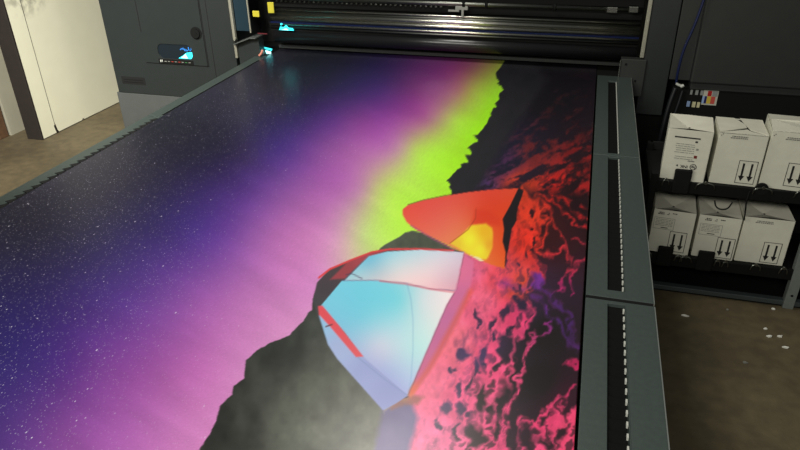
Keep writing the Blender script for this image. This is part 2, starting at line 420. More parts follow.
pv = np.clip(fbm(gx * 6 + 9, gy * 5, 93, 3) * 2.2 - 1.25, 0, 1) * np.clip(v * 1.4, 0, 1) * np.clip((B_ - 235) / 60, 0, 1)
lava = lava * (1 - .55 * pv[:, None]) + np.array([[90, 48, 165]]) * .55 * pv[:, None]
# traced pattern of the red ground: solid part, dark pools and bright strands
aw = A_ + (fbm(A_ / 9, B_ / 9, 201, 3) - .5) * 15; bw = B_ + (fbm(A_ / 9, B_ / 9, 211, 3) - .5) * 17
solid = [(464,240),(503,268),(508,240),(519,186),(530,194),(545,206),(549,222),(542,240),(538,256),(545,266),(540,285),(531,300),(533,318),(530,330),(516,342),(514,360),(510,385),(508,405),(506,450),(500,640),(360,640),(395,450),(408,398),(424,366),(442,335),(456,302)]
T_ = shape(solid, aw, bw, 4)
T_ = np.maximum(T_, shape([(519,414),(530,421),(546,424),(553,408),(562,404),(565,418),(574,408),(592,404),(592,640),(500,640)], aw, bw, 4))
for x_, y_, rx_, ry_, tl in [(522,305,8,8,0),(545,318,8,17,.2),(550,299,4,8,0),(555,275,8,14,-.2),(507,350,5.5,13,.25),(503,348,4,12,.2),(485,356,3.4,12,.15),(477,371,3,9,.1),(481,400,5,17,.1),(502,403,8,20,.15),(510,430,5.5,20,0),(476,436,9,12,0),
     (465,356,6,6,0),(457,390,3,6,.2),(443,406,5,7,.3),(460,408,6,5,0),(488,411,3,5,0),(514,365,4,4,0),(527,438,8,12,0),(545,440,7,6,0),(478,318,2.4,7,.2),(491,328,2.6,7,.2),(504,315,3.4,9,.2),(495,340,2,4,0),(552,241,6,11,.2),(544,230,3.5,7,.6),
     (535,253,2.6,4,0),(528,259,1.8,3,0),(535,243,2,4,0),(531,230,1.6,2.5,0),(518,267,2,2,0),(546,214,3,5,0),(535,212,2,3,.4),(497,366,2.5,6,.2),(470,385,2,5,.2),(452,372,2,4,.2),(436,425,3,5,.2),(455,432,3,6,.2),(468,415,2.5,5,.2),(497,430,3,9,.1),(562,434,4,9,.3),(515,300,2,3,0),(520,285,2,4,0),(512,330,2.5,6,.2)]:
    cx_ = aw - x_; cy_ = bw - y_; cr = cx_ * math.cos(tl) + cy_ * math.sin(tl); cs = -cx_ * math.sin(tl) + cy_ * math.cos(tl)
    T_ = T_ * np.clip((np.hypot(cr / rx_, cs / ry_) - .62) / .75, 0, 1)
for ln, wd_ in [([(519,190),(535,200),(548,212),(552,222),(546,238),(540,252),(553,256),(562,248),(563,236)],3.4),([(535,196),(551,202),(563,212),(573,219),(586,229)],3),([(550,196),(563,202),(575,212),(590,220)],2.6),
     ([(590,258),(575,266),(565,272),(561,284),(560,293),(551,295)],2.6),([(571,268),(572,282),(573,292)],3.2),([(529,304),(531,316),(527,327)],2.4),([(520,291),(530,290),(535,280),(540,268)],3.6),([(547,309),(551,318),(545,331),(533,336),(527,344),(522,358)],2.6),
     ([(529,345),(522,365),(517,379),(515,398),(507,416),(504,442)],3.4),([(522,419),(537,423),(551,408),(574,387)],3.6),([(543,437),(558,429),(576,414)],4),([(570,364),(578,368)],6),([(572,425),(578,445)],10),
     ([(548,212),(556,222),(562,234)],2),([(584,206),(592,212)],2),([(574,240),(590,246)],1.6),([(563,248),(572,262)],1.8),([(495,345),(491,372),(492,395),(494,415)],2.5)]:
    T_ = np.maximum(T_, line(ln, wd_, aw, bw, 3.2))
T_ = np.maximum(T_, .85 * np.maximum(line([(536,280),(551,298),(564,311),(573,324),(575,349)], 2.5, aw, bw, 8), line([(537,298),(551,318),(564,331),(574,349)], 3, aw, bw, 8)))
c1, c2 = cells((aw + .25 * bw) / 8.5, bw / 14, 301)
hole = np.clip((.40 - c1 + .5 * (fine - .5)) / .22, 0, 1) * np.clip((aw + .42 * bw - 612 + 30 * big) / 60, 0, 1)
T_ = T_ * (1 - .72 * hole)
T_ = T_ * np.clip(1.12 + 1.0 * (fine - .5) + .5 * (big - .45) - .28 * np.clip(fbm(A_ / 4, B_ / 9, 261, 3) - .55, 0, 1) * 3, 0, 1)
upper = np.clip((196 + 16 * (fbm(A_ / 14, B_ / 30, 231, 3) - .5) - B_) / 14, 0, 1)
# upper slope: slanting streaks in the dark
st_ = fbm((A_ * .5 + B_) / 5.2 + 2 * wx, (A_ - B_ * .6) / 20, 241, 4)
st_ = st_ * .65 + .35 * fbm(A_ / 3.2 + B_ / 9, B_ / 2.4, 271, 4)
up_ = np.clip((st_ - .58 + amt * .25) * 5.5, 0, 1) * np.clip(amt * 1.35, 0, 1)
vv = np.clip(T_ * (1 - upper) + up_ * upper, 0, 1)
violet = np.clip(line([(536,280),(551,298),(564,311),(573,324),(575,349)], 8, aw, bw, 6) + line([(537,298),(551,318),(564,331),(574,349)], 8, aw, bw, 6) + .6 * line([(505,286),(525,288),(536,284)], 8, aw, bw, 8), 0, 1)
hot = wavg([(560,80,60,36,48),(520,120,80,36,56),(500,160,90,42,90),(480,190,75,48,105),(560,110,84,32,40),(590,130,110,30,36),(540,150,130,35,40),(580,160,160,28,32),(520,190,215,60,38),(560,190,205,32,32),(590,210,205,35,42),(530,215,235,60,42),(530,240,240,52,42),(560,260,225,48,62),(585,260,220,50,85),
 (500,280,245,78,95),(470,270,245,105,145),(480,300,248,100,120),(520,310,232,62,95),(520,290,225,75,45),(565,290,205,40,105),(560,320,150,45,130),(500,360,246,80,110),(450,340,245,110,115),(430,380,245,110,125),(470,400,250,95,125),(540,420,236,62,95),(570,366,200,40,75),(575,430,240,70,95),(440,440,248,110,140),(520,440,240,75,110),(500,560,235,70,100)], A_, B_, 3.2)
hot = hot + np.stack([0 * B_, 4 + 0 * B_, 24 * np.clip((B_ - 255) / 60, 0, 1)], 1)
hot = hot * (1 - .8 * violet[:, None]) + np.array([[92, 48, 165]]) * .8 * violet[:, None]
hot = hot * (.98 + .3 * (fbm(A_ / 6, B_ / 9, 251, 3)[:, None] - .4))
dark = wavg([(540,80,27,25,31),(500,150,32,28,48),(590,200,38,18,24),(545,230,60,24,28),(500,290,95,50,90),(522,305,50,38,62),(545,335,34,28,30),(475,355,75,55,100),(450,400,85,60,105),(460,410,80,55,90),(485,400,48,36,40),(540,380,31,26,28),(565,400,55,26,40),(560,440,50,28,38),(505,380,40,32,38),(480,436,50,30,38)], A_, B_, 3)
lava = dark * (1 - vv[:, None]) + hot * vv[:, None]
lreg = [(530,58),(548,80),(520,120),(495,160),(478,190),(466,200),(470,235),(455,249),(464,252),(455,300),(440,335),(424,365),(408,398),(404,420),(395,450),(388,520),(380,640),(900,640),(700,50)]
over(np.clip(lava, 5, 255), shape(lreg, A_, B_, 9, 5))
# bluish shadow left of the glowing ground
bsh = [(383,411),(400,400),(412,404),(418,418),(412,440),(405,470),(370,520),(374,450)]
over(np.stack([92 + 30 * g, 84 + 25 * g, 128 + 25 * g], 1), shape(bsh, A_, B_, 6, 3))
over(np.array([150, 95, 85.]), shape([(388,404),(400,397),(410,394),(424,398),(418,405),(404,405),(392,410)], A_, B_, 4, 3) * .8)

# orange tent
ot = [(518.4,188.6),(492,189.8),(468,192.5),(444,196.4),(423,200.6),(408,205.4),(402.6,209.6),(402.6,215),(406.5,222.5),(415.5,230),(432,237.5),(450,246.5),(468,255.5),(480,260.6),(492,265.4),(504.6,269),(505.5,252.5),(502.5,242),(504,230),(502.5,219.5),(510,206)]
blk = [(518,188.6),(523.5,191),(517.5,209),(516,221),(511.5,230),(510,242),(507,254),(505.5,266.6),(503.4,267.5),(500,240),(500,215)]
over(np.array([34, 28, 32.]), shape(blk, A_, B_, 1, 1.5))
oc = tps([(410,212,238,88,75),(440,205,236,92,80),(470,197,235,85,66),(510,192,232,78,52),(440,228,240,112,92),(460,220,240,112,84),(470,240,242,135,80),(485,215,232,72,42),(500,205,232,72,44),(497,225,236,82,40),(498,250,240,95,45)], A_, B_)
over(oc, shape(ot, A_, B_, 1))
over(np.array([226, 62, 40.]), shape([(476,209),(490,211),(500,219),(500,226),(486,224),(471,226)], A_, B_, 5) * .7)
yd = [(450,244),(458,237.5),(462,234.5),(471,225.5),(486,224),(492,228.5),(493,233),(492.5,248),(488,258),(486,260),(480,259.5),(468,254.5)]
over(wavg([(455,245,245,205,60),(470,240,255,250,60),(485,232,248,190,40),(480,250,255,246,60),(490,245,245,175,45)], A_, B_), shape(yd, A_, B_, 2.2))
over(np.array([170, 60, 40.]), line([(476,209),(475.5,219),(468,230),(450,243.5)], .8, A_, B_) * .7)
over(np.array([250, 245, 190.]), shape([(470,255.5),(479,258),(484,261.5),(480,261.5)], A_, B_, 1.2))
over(np.array([180, 80, 130.]), line([(411,226),(432,238.5),(452,249),(470,258)], 1.6, A_, B_) * .7)
over(np.array([60, 30, 34.]), line([(408,205),(423,200.4),(444,196),(468,192),(492,189.4),(518,188.2)], .8, A_, B_) * .6)

# white and cyan tent
full = [(464,252),(453,250.5),(420,248.6),(390,249.5),(372,252.5),(351,260),(330,269),(317,283),(313,300),(316,312),(321,325),(345,362),(383,411),(396,401),(408,398),(424,366),(442,335),(456,302),(463,275)]
over(wavg([(330,290,70,62,70),(345,270,75,65,70),(320,310,66,66,70),(360,258,120,80,90)], A_, B_), shape(full, A_, B_, 1))
over(np.array([225, 70, 75.]), line([(319,278),(330,269.5),(351,260.5),(372,252.5),(390,249.6),(420,249.4),(453,251)], 1.9, A_, B_))
over(np.array([200, 70, 80.]), shape([(348,262),(372,253),(384,252),(362,262),(345,279),(330,280),(338,272)], A_, B_, 2) * .65)
p1 = [(369,256.5),(387,252),(420,250.2),(464,252.6),(456,293),(432,292),(405,286),(375,283.5),(343,282.5)]
over(tps([(370,262,130,200,232),(360,272,165,215,235),(390,262,190,225,240),(400,275,238,228,235),(420,258,215,228,242),(430,272,250,225,235),(450,260,235,220,238),(455,280,232,190,210),(440,285,245,200,215),(380,277,205,212,225)], A_, B_), shape(p1, A_, B_, 1))
p2 = [(342,281),(375,281),(405,284),(432,290),(455,291.5),(447,305),(436,330),(424,358),(410,390),(407,396),(385,377),(363,358),(345,333),(321,306)]
over(tps([(330,305,125,208,238),(350,290,120,212,240),(380,290,125,218,242),(360,320,125,208,236),(400,300,130,222,240),(400,330,185,228,244),(380,345,205,212,236),(420,300,215,235,245),(440,300,245,240,248),(430,320,225,240,245),(415,350,190,235,242),(408,380,175,195,235),(385,370,165,180,228),(395,385,160,170,225)], A_, B_), shape(p2, A_, B_, 1))
p3 = [(319,316),(322,309),(345,335),(363,357.5),(385,376.5),(408,396),(396,404),(383,411),(360,385),(337,359),(328,345)]
over(wavg([(322,325,150,195,235),(340,350,165,180,225),(365,375,150,160,215),(385,400,140,148,205)], A_, B_), shape(p3, A_, B_, 1))
over(np.array([225, 80, 92.]), shape([(318,306.5),(322.5,306),(340,327),(363.5,357),(356,357.5),(330,327),(319,315)], A_, B_, 1))
over(np.array([95, 70, 120.]), line([(342,281),(375,280.6),(405,283.4),(432,289.4),(456,291)], 1.0, A_, B_) * .5)
over(np.array([225, 90, 110.]), line([(380,281.5),(405,284.4),(430,289.5),(452,292.5),(470,293)], 1.6, A_, B_) * .55)
over(np.array([120, 140, 190.]), line([(358,358),(385,380),(408,396)], .8, A_, B_) * .8)
over(np.array([110, 160, 205.]), line([(407,284),(411,300),(413,320),(413,350),(411,380),(408,396)], 1.0, A_, B_) * .4)
over(np.array([110, 150, 180.]), line([(345,280),(369,256)], 1.0, A_, B_) * .5)
over(np.array([75, 60, 90.]), line([(346,275),(352,274),(358,277),(362,279)], 1.0, A_, B_) * .7)
over(np.array([90, 50, 60.]), line([(326,327),(332,325)], 1.4, A_, B_) * .8)
# pink side of the tent
p4 = [(464,253),(474,262),(472,280),(467,300),(458,320),(445,345),(428,375),(411,398),(408,396),(414,382),(424,358),(436,330),(447,305),(456,290)]
over(wavg([(462,270,235,120,165),(455,300,215,115,165),(445,320,205,112,165),(435,345,205,108,160),(420,375,205,98,150),(410,394,225,120,90)], A_, B_), shape(p4, A_, B_, 3, 1))
over(np.array([228, 90, 60.]), line([(470,292),(458,316),(444,342),(430,368),(412,392)], 5, A_, B_, 5) * .55)

rgb = lin(np.clip(col, 0, 255))
# mesh of the sheet
me = bpy.data.meshes.new('landscape_print')
TH = .0018
nv = NX * NY
co_ = np.stack([gx, gy, np.full(nv, TZ + TH)], 1)
idx = np.arange(nv).reshape(NY, NX)
q = np.stack([idx[:-1, :-1], idx[:-1, 1:], idx[1:, 1:], idx[1:, :-1]], -1).reshape(-1, 4)
rim = np.concatenate([idx[0, :], idx[1:, -1], idx[-1, -2::-1], idx[-2:0:-1, 0]])
nr = len(rim)
co_ = np.vstack([co_, co_[rim] - np.array([0, 0, TH + .0045])])
low = nv + np.arange(nr)
side = np.stack([rim, low, np.roll(low, -1), np.roll(rim, -1)], 1)
F = np.vstack([q, side]).astype(np.int32)
me.vertices.add(len(co_)); me.vertices.foreach_set('co', co_.astype(np.float32).ravel())
me.loops.add(F.size); me.loops.foreach_set('vertex_index', F.ravel())
me.polygons.add(len(F)); me.polygons.foreach_set('loop_start', np.arange(0, F.size, 4, dtype=np.int32))
try: me.polygons.foreach_set('loop_total', np.full(len(F), 4, dtype=np.int32))
except Exception: pass
me.update(calc_edges=True)
at = me.color_attributes.new('artwork', 'FLOAT_COLOR', 'POINT')
cc = np.ones((len(co_), 4), np.float32); cc[:nv, :3] = rgb; cc[nv:, :3] = .6
at.data.foreach_set('color', cc.ravel())
pm = bpy.data.materials.new('printed_film'); pm.use_nodes = True
nt = pm.node_tree; L = nt.links; b = nt.nodes['Principled BSDF']
at_n = nt.nodes.new('ShaderNodeAttribute'); at_n.attribute_name = 'artwork'
tc = nt.nodes.new('ShaderNodeTexCoord')
def stars(scale, size, thr, seedv, bright):
    mp = nt.nodes.new('ShaderNodeMapping'); mp.inputs['Scale'].default_value = (1.9, 1, 0); mp.inputs['Location'].default_value = (seedv, seedv * 2, 0)
    vo = nt.nodes.new('ShaderNodeTexVoronoi'); vo.inputs['Scale'].default_value = scale
    L.new(tc.outputs['Object'], mp.inputs['Vector']); L.new(mp.outputs['Vector'], vo.inputs['Vector'])
    sep = nt.nodes.new('ShaderNodeSeparateColor'); L.new(vo.outputs['Color'], sep.inputs['Color'])
    r1 = nt.nodes.new('ShaderNodeMapRange'); r1.inputs['From Min'].default_value = size; r1.inputs['From Max'].default_value = size * .35
    L.new(vo.outputs['Distance'], r1.inputs['Value'])
    r2 = nt.nodes.new('ShaderNodeMapRange'); r2.inputs['From Min'].default_value = thr; r2.inputs['From Max'].default_value = 1.0
    L.new(sep.outputs['Red'], r2.inputs['Value'])
    ml = nt.nodes.new('ShaderNodeMath'); ml.operation = 'MULTIPLY'; L.new(r1.outputs['Result'], ml.inputs[0]); L.new(r2.outputs['Result'], ml.inputs[1])
    m2_ = nt.nodes.new('ShaderNodeMath'); m2_.operation = 'MULTIPLY'; m2_.inputs[1].default_value = bright; L.new(ml.outputs[0], m2_.inputs[0]); return m2_.outputs[0]
sk = me.color_attributes.new('starry', 'FLOAT_COLOR', 'POINT')
ss = np.zeros((len(co_), 4), np.float32)
isky = 1 - np.maximum.reduce([shape(ridge, A_, B_), shape(m2, A_, B_), shape(m3, A_, B_), shape(full, A_, B_), shape(ot, A_, B_), shape(lreg, A_, B_, 3), shape(bsh, A_, B_, 2)])
dens = np.clip(wavg([(0,220,1),(100,200,1),(250,100,1),(60,330,.9),(0,440,.7),(150,260,.8),(300,140,.7),(250,220,.35),(200,360,.3),(300,270,.15),(400,120,.15),(470,90,.1),(430,180,0),(380,200,0),(400,80,.4),(120,430,.35)], A_, B_, 3)[:, 0], 0, 1)
ss[:nv, 0] = isky * dens; ss[:, 3] = 1
sk.data.foreach_set('color', ss.ravel())
sn = nt.nodes.new('ShaderNodeAttribute'); sn.attribute_name = 'starry'
s1 = stars(95, .27, .2, 3.1, .62); s2 = stars(13, .07, .3, 7.7, 2.2); s3 = stars(30, .12, .25, 11.3, 1.5)
ad = nt.nodes.new('ShaderNodeMath'); ad.operation = 'ADD'; L.new(s1, ad.inputs[0]); L.new(s2, ad.inputs[1])
ad2 = nt.nodes.new('ShaderNodeMath'); ad2.operation = 'ADD'; L.new(ad.outputs[0], ad2.inputs[0]); L.new(s3, ad2.inputs[1])
sp = nt.nodes.new('ShaderNodeSeparateColor'); L.new(sn.outputs['Color'], sp.inputs['Color'])
ml = nt.nodes.new('ShaderNodeMath'); ml.operation = 'MULTIPLY'; ml.use_clamp = True; L.new(ad2.outputs[0], ml.inputs[0]); L.new(sp.outputs['Red'], ml.inputs[1])
mx = nt.nodes.new('ShaderNodeMix'); mx.data_type = 'RGBA'; L.new(ml.outputs[0], mx.inputs['Factor']); L.new(at_n.outputs['Color'], mx.inputs['A']); mx.inputs['B'].default_value = (.78, .74, .9, 1)
L.new(mx.outputs['Result'], b.inputs['Base Color'])
b.inputs['Roughness'].default_value = .31; b.inputs['Specular IOR Level'].default_value = .45
b.inputs['Coat Weight'].default_value = .0
me.materials.append(pm)
po = bpy.data.objects.new('landscape_print', me); C.objects.link(po)
tag(po, 'huge printed film of starry purple sky, glowing tents and red ground on the tables', 'print')


# ------------------------------------------------------------------ the printer
P = empty('wide_format_printer', (0, 0, 0), 'charcoal wide format printer spanning the far end of the print tables', 'printer')
# left cabinet
YF = 4.737
def lc(bm):
    box(bm, -3.87, -2.69, YF, 5.75, .457, 1.75, bev=.006)
one('side_cabinet', lc, 'body', P)
bx('lower_cabinet', 'bodylow', P, -3.895, -2.52, YF + .004, 5.7, .05, .455, bev=.004)
bx('plinth', 'black', P, -3.85, -2.6, YF + .06, 5.65, 0, .06)
# big door: a plate with a rounded window cut by building it from strips round the opening
dr = empty('door', (0, 0, 0)); dr.parent = P
def rounded(cx, cz, hw, hh, r, n=8):
    pts = []
    for sx, sz, a0 in ((1, 1, 0), (-1, 1, 90), (-1, -1, 180), (1, -1, 270)):
        for k in range(n + 1):
            a = math.radians(a0 + 90 * k / n); pts.append((cx + sx * (hw - r) + r * math.cos(a), cz + sz * (hh - r) + r * math.sin(a)))
    return pts
WC = (-3.232, .843)
def door_panel(bm):
    inner = rounded(WC[0], WC[1], .160, .060, .048)
    x0, x1, z0, z1 = -3.52, -2.952, .741, 1.68
    outer = []
    for (u, v) in inner:       # project each rim point outward on the rectangle
        dx, dz = u - WC[0], v - WC[1]
        s = min(((x1 - WC[0]) / dx if dx > 0 else (x0 - WC[0]) / dx) if abs(dx) > 1e-6 else 1e9,
                ((z1 - WC[1]) / dz if dz > 0 else (z0 - WC[1]) / dz) if abs(dz) > 1e-6 else 1e9)
        outer.append((WC[0] + dx * s, WC[1] + dz * s))
    # snap nearest outer points to the corners
    for cx, cz in ((x0, z0), (x0, z1), (x1, z0), (x1, z1)):
        i = min(range(len(outer)), key=lambda i: (outer[i][0] - cx) ** 2 + (outer[i][1] - cz) ** 2); outer[i] = (cx, cz)
    ya, yb = YF - .012, YF - .0002
    A = [bm.verts.new((u, ya, v)) for u, v in inner]; B = [bm.verts.new((u, ya, v)) for u, v in outer]
    A2 = [bm.verts.new((u, yb, v)) for u, v in inner]; B2 = [bm.verts.new((u, yb, v)) for u, v in outer]
    n = len(A)
    for i in range(n):
        j = (i + 1) % n
        for q in ((A[i], A[j], B[j], B[i]), (A[i], A2[i], A2[j], A[j]), (B[i], B[j], B2[j], B2[i])):
            if len(set(q)) == 4: bm.faces.new(q)
    bmesh.ops.recalc_face_normals(bm, faces=bm.faces[:])
one('door_panel', door_panel, 'panel', dr)
def shadow_gap(bm):
    box(bm, -3.526, -3.520, YF - .003, YF + .001, .735, 1.68); box(bm, -3.53, -2.946, YF - .004, YF + .001, .733, .741)
    box(bm, -2.952, -2.944, YF - .004, YF + .001, .735, 1.68)
one('door_gap', shadow_gap, 'gap', dr)
# what shows behind the window: dim chamber, lit blue print head, bright cyan wedge
def chamber(bm):
    prism(bm, rounded(WC[0], WC[1], .162, .062, .048), 'y', YF - .0035, YF - .001, 0)
    prism(bm, [(-3.215, .789), (-3.17, .812), (-3.13, .838), (-3.08, .845), (-3.080, .805), (-3.10, .789)], 'y', YF - .006, YF - .0035, 1)
    prism(bm, [(-3.19, .795), (-3.14, .828), (-3.125, .792)], 'y', YF - .0075, YF - .006, 3)
    for k in range(9):
        x = -3.185 + k * .0125; z = .85 + random.random() * .022
        box(bm, x, x + .008, YF - .006, YF - .0035, z, z + .008 + random.random() * .022, mi=2)
one('viewing_window', chamber, ['lampd', 'lampc', 'lampb', 'lampw'], dr)
def lab(bm):
    box(bm, -3.40, -3.075, YF - .0135, YF - .012, .742, .778)
    box(bm, -3.385, -3.375, YF - .0145, YF - .0135, .752, .770, mi=1)
    prism(bm, [(-3.372, .772), (-3.36, .772), (-3.366, .75)], 'y', YF - .0145, YF - .0135, 1)
    for k, mi in enumerate((2, 2, 3, 2, 3, 2, 4, 2)):
        box(bm, -3.345 + k * .032, -3.325 + k * .032, YF - .0145, YF - .0135, .757, .763, mi=mi)
one('warning_strip', lab, ['black', 'white', 'inkgrey', mat('red_ink', (150, 50, 40)), mat('green_ink', (50, 110, 60))], dr)
def knob(bm):
    cyl(bm, (-3.008, YF - .016, 1.001), (-3.008, YF - .0115, 1.001), .050, 32)
    cyl(bm, (-3.008, YF - .034, 1.001), (-3.008, YF - .0155, 1.001), .036, 32, r2=.036)
    cyl(bm, (-3.008, YF - .037, 1.001), (-3.008, YF - .034, 1.001), .014, 20)
one('round_knob', knob, 'black', dr)
def vent(bm):
    box(bm, -3.81, -3.58, YF - .002, YF + .002, .538, .603)
    box(bm, -3.79, -3.60, YF - .004, YF + .002, .555, .560, mi=1); box(bm, -3.79, -3.60, YF - .004, YF + .002, .575, .580, mi=1)
one('vent_slot', vent, ['gap', 'black'], P)
bx('panel_gap', 'gap', P, -2.896, -2.890, YF - .001, YF + .002, .62, 1.7)
bx('panel_gap', 'gap', P, -3.525, -3.521, YF - .001, YF + .002, 1.68, 1.7)
bx('silver_trim', 'silver', P, -2.690, -2.668, YF - .012, YF + .02, .82, 1.75, bev=.004)
# roller bay: back panel, bay floor, top cover
bx('bay_back', 'gap', P, -2.69, .36, 5.22, 5.26, .6, 1.75)
bx('top_cover', 'body', P, -2.69, .36, 4.80, 5.75, 1.42, 1.75, bev=.01)
bx('transport_bed', 'black', P, -2.66, .34, 4.74, 5.22, .5, TZ - .004)
# beam: stacked bars running the full width
XL, XR = -2.40, .335
def bar(name, y, z, r, m, x0=XL, x1=XR):
    return one(name, lambda bm: cyl(bm, (x0, y, z), (x1, y, z), r, 24), m, P)
def face(name, pts, m, x0=XL, x1=XR):
    return one(name, lambda bm: prism(bm, pts, 'x', x0, x1), m, P)
bar('feed_shaft', 4.79, 1.285, .017, 'chromedark')
face('chain_channel', [(4.86, 1.205), (4.90, 1.205), (4.90, 1.275), (4.86, 1.268)], 'black')
def chain(bm):
    x = XL + .05
    while x < -1.05:
        cyl(bm, (x, 4.856, 1.243), (x + .016, 4.852, 1.249), .007, 8); x += .038
one('drive_chain', chain, 'chromedark', P)
# aluminium beam with grooves
face('print_beam', [(4.83, 1.098), (4.95, 1.098), (4.95, 1.198), (4.83, 1.198)], 'black')
beam = [o for o in P.children if o.name.startswith('print_beam')][0]
def rib(y, z, r, m='chrome', x0=XL):
    one('beam_rib', lambda bm: cyl(bm, (x0, y, z), (XR, y, z), r, 32), m, beam)
rib(4.825, 1.190, .008); rib(4.832, 1.170, .011, 'chromedark'); rib(4.838, 1.147, .022); rib(4.830, 1.115, .013)
face('beam_groove', [(4.83, 1.072), (4.83, 1.098), (4.95, 1.098), (4.95, 1.072)], 'blue')
bar('guide_bar', 4.806, 1.083, .009, 'chrome')
bar('guide_bar', 4.812, 1.060, .008, 'chromedark')
face('beam_underside', [(4.83, 1.03), (4.83, 1.072), (4.95, 1.072), (4.95, 1.03)], 'black')
rl = bar('press_roller', 4.865, .985, .056, 'blackgloss', XL + .02, .33)
for xx in (XL + .01, .315):
    one('roller_cap', lambda bm: cyl(bm, (xx, 4.865, .985), (xx + .02, 4.865, .985), .038, 24), 'chromedark', rl)
face('roller_guard', [(4.93, .870), (4.93, .892), (5.15, .95), (5.15, .870)], 'cabinet')
# carriage bracket hanging from the shaft
def carr(bm):
    box(bm, -.93, -.84, 4.775, 4.80, 1.245, 1.272, bev=.003)
    box(bm, -.98, -.90, 4.770, 4.775, 1.232, 1.246, bev=.002)
    box(bm, -.885, -.868, 4.772, 4.79, 1.195, 1.246, bev=.002)
one('carriage_bracket', carr, 'bracketm', P)
for xx in (-.72, -.25, -.9+.02):
    one('shaft_collar', lambda bm: cyl(bm, (xx, 4.79, 1.285), (xx + .02, 4.79, 1.285), .024, 16), 'black', P)
def endclamp(bm):
    box(bm, .10, .17, 4.77, 4.80, 1.262, 1.30, bev=.004); box(bm, .24, .30, 4.76, 4.82, 1.27, 1.31, bev=.004)
one('shaft_clamp', endclamp, 'chromedark', P)
# left end of the bay
bx('bay_side_panel', mat('dark_teal_panel', (24, 44, 54), .4), P, -2.665, -2.555, 4.76, 4.80, 1.03, 1.42)
bx('thin_rod', 'silver', P, -2.545, -2.535, 4.745, 4.755, 1.02, 1.30)
def hb(bm):
    prism(bm, [(-2.64, .78), (-2.455, .78), (-2.455, 1.0), (-2.50, 1.012), (-2.64, .94)], 'y', 4.70, 4.78)
one('bearing_block', hb, 'panel', P)
def hb2(bm):
    prism(bm, [(-2.645, .945), (-2.50, 1.0), (-2.45, 1.0), (-2.45, 1.008), (-2.50, 1.008), (-2.645, .952)], 'y', 4.64, 4.80)
one('bearing_plate', hb2, 'bodylow', P)
bx('trim_bolt', 'chromedark', P, -2.672, -2.655, 4.69, 4.73, .93, .97, bev=.003)
bx('safety_tag', 'yellow', P, -2.50, -2.445, 4.735, 4.75, 1.145, 1.19, bev=.004)
bx('safety_tag', 'yellow', P, -2.375, -2.325, 4.75, 4.765, 1.175, 1.255, bev=.004)
bx('red_wire_guide', mat('dark_red_plastic', (92, 26, 34), .5), P, -2.48, -2.40, 4.745, 4.755, 1.015, 1.022)
def glow(bm):
    prism(bm, [(-2.31, 1.045), (-2.19, 1.045), (-2.20, 1.062), (-2.235, 1.064), (-2.25, 1.085), (-2.275, 1.066), (-2.30, 1.07)], 'y', 4.78, 4.79, 0)
    prism(bm, [(-2.29, 1.048), (-2.23, 1.048), (-2.25, 1.06)], 'y', 4.775, 4.78, 1)
    cyl(bm, (-2.292, 4.785, 1.088), (-2.292, 4.795, 1.088), .008, 10, 0)
one('curing_lamp', glow, ['lampc', 'lampw'], P)
def glow2(bm):
    prism(bm, [(-2.47, .900), (-2.40, .888), (-2.405, .876), (-2.46, .886)], 'y', 4.80, 4.81, 0)
    prism(bm, [(-2.455, .878), (-2.41, .868), (-2.41, .852), (-2.445, .852)], 'y', 4.79, 4.80, 1)
one('curing_lamp', glow2, ['lampc', 'lampw'], P)
def redlever(bm):
    tube(bm, [(-2.455, 4.68, .862), (-2.435, 4.69, .885), (-2.43, 4.70, .905)], .009, 8)
one('pinch_lever', redlever, mat('salmon_plastic', (190, 120, 100), .5), P)
# right end: bearing cover, frame leg, side cabinet
bx('silver_trim', 'silver', P, .352, .378, YF - .012, YF + .02, .985, 1.75, bev=.004)
bx('bearing_cover', 'cabinet', P, .235, .40, YF - .02, YF + .05, .72, .975, bev=.004)
bx('cover_edge', 'chromedark', P, .228, .234, YF - .03, YF - .018, .80, .97)
bx('bay_plate', 'black', P, .095, .235, 4.745, 4.83, .70, TZ - .012)
def bolts(bm):
    for x, z in ((.30, .78), (.345, .83), (.27, .94)): cyl(bm, (x, YF - .024, z), (x, YF - .019, z), .008, 10)
one('cover_bolts', bolts, 'black', P)
bx('frame_leg', 'body', P, .38, .556, YF, 5.75, .59, 1.75, bev=.005)
bx('frame_leg', 'cabinet', P, .562, .705, YF + .006, 5.75, .845, 1.75, bev=.005)
bx('side_cabinet', 'cabinet', P, .69, 2.3, YF - .055, 5.75, .845, 1.75, bev=.012)
bx('cabinet_lip', 'cabinet', P, .70, 2.3, YF - .03, 5.7, .797, .845, bev=.004)
bx('door_latch', 'black', P, 1.352, 1.372, YF - .066, YF - .05, .97, 1.03, bev=.002)
bx('lower_body', 'black', P, .60, 2.3, YF - .02, 5.7, 0, .797)
bx('lower_body', 'black', P, .36, .60, YF + .08, 5.7, 0, .58)
def sticker(bm):
    y0, y1 = YF - .023, YF - .0195
    def s(x0, x1, z0, z1, mi, e=0): box(bm, x0 + .028, x1 + .028, y0 - e, y1, z0 + .005, z1 + .005, mi=mi)
    s(.680, .694, .755, .788, 1); s(.712, .730, .755, .788, 1); s(.744, .764, .755, .788, 1)
    s(.672, .692, .670, .708, 2); s(.706, .728, .668, .706, 3); s(.737, .755, .668, .705, 3)
    s(.762, .856, .690, .790, 4)
    s(.790, .815, .752, .788, 5, .001); s(.819, .852, .752, .788, 1, .001)
    s(.762, .775, .700, .750, 2, .001); s(.776, .790, .700, .750, 6, .001)
    s(.791, .815, .700, .750, 7, .001); s(.816, .842, .700, .750, 8, .001)
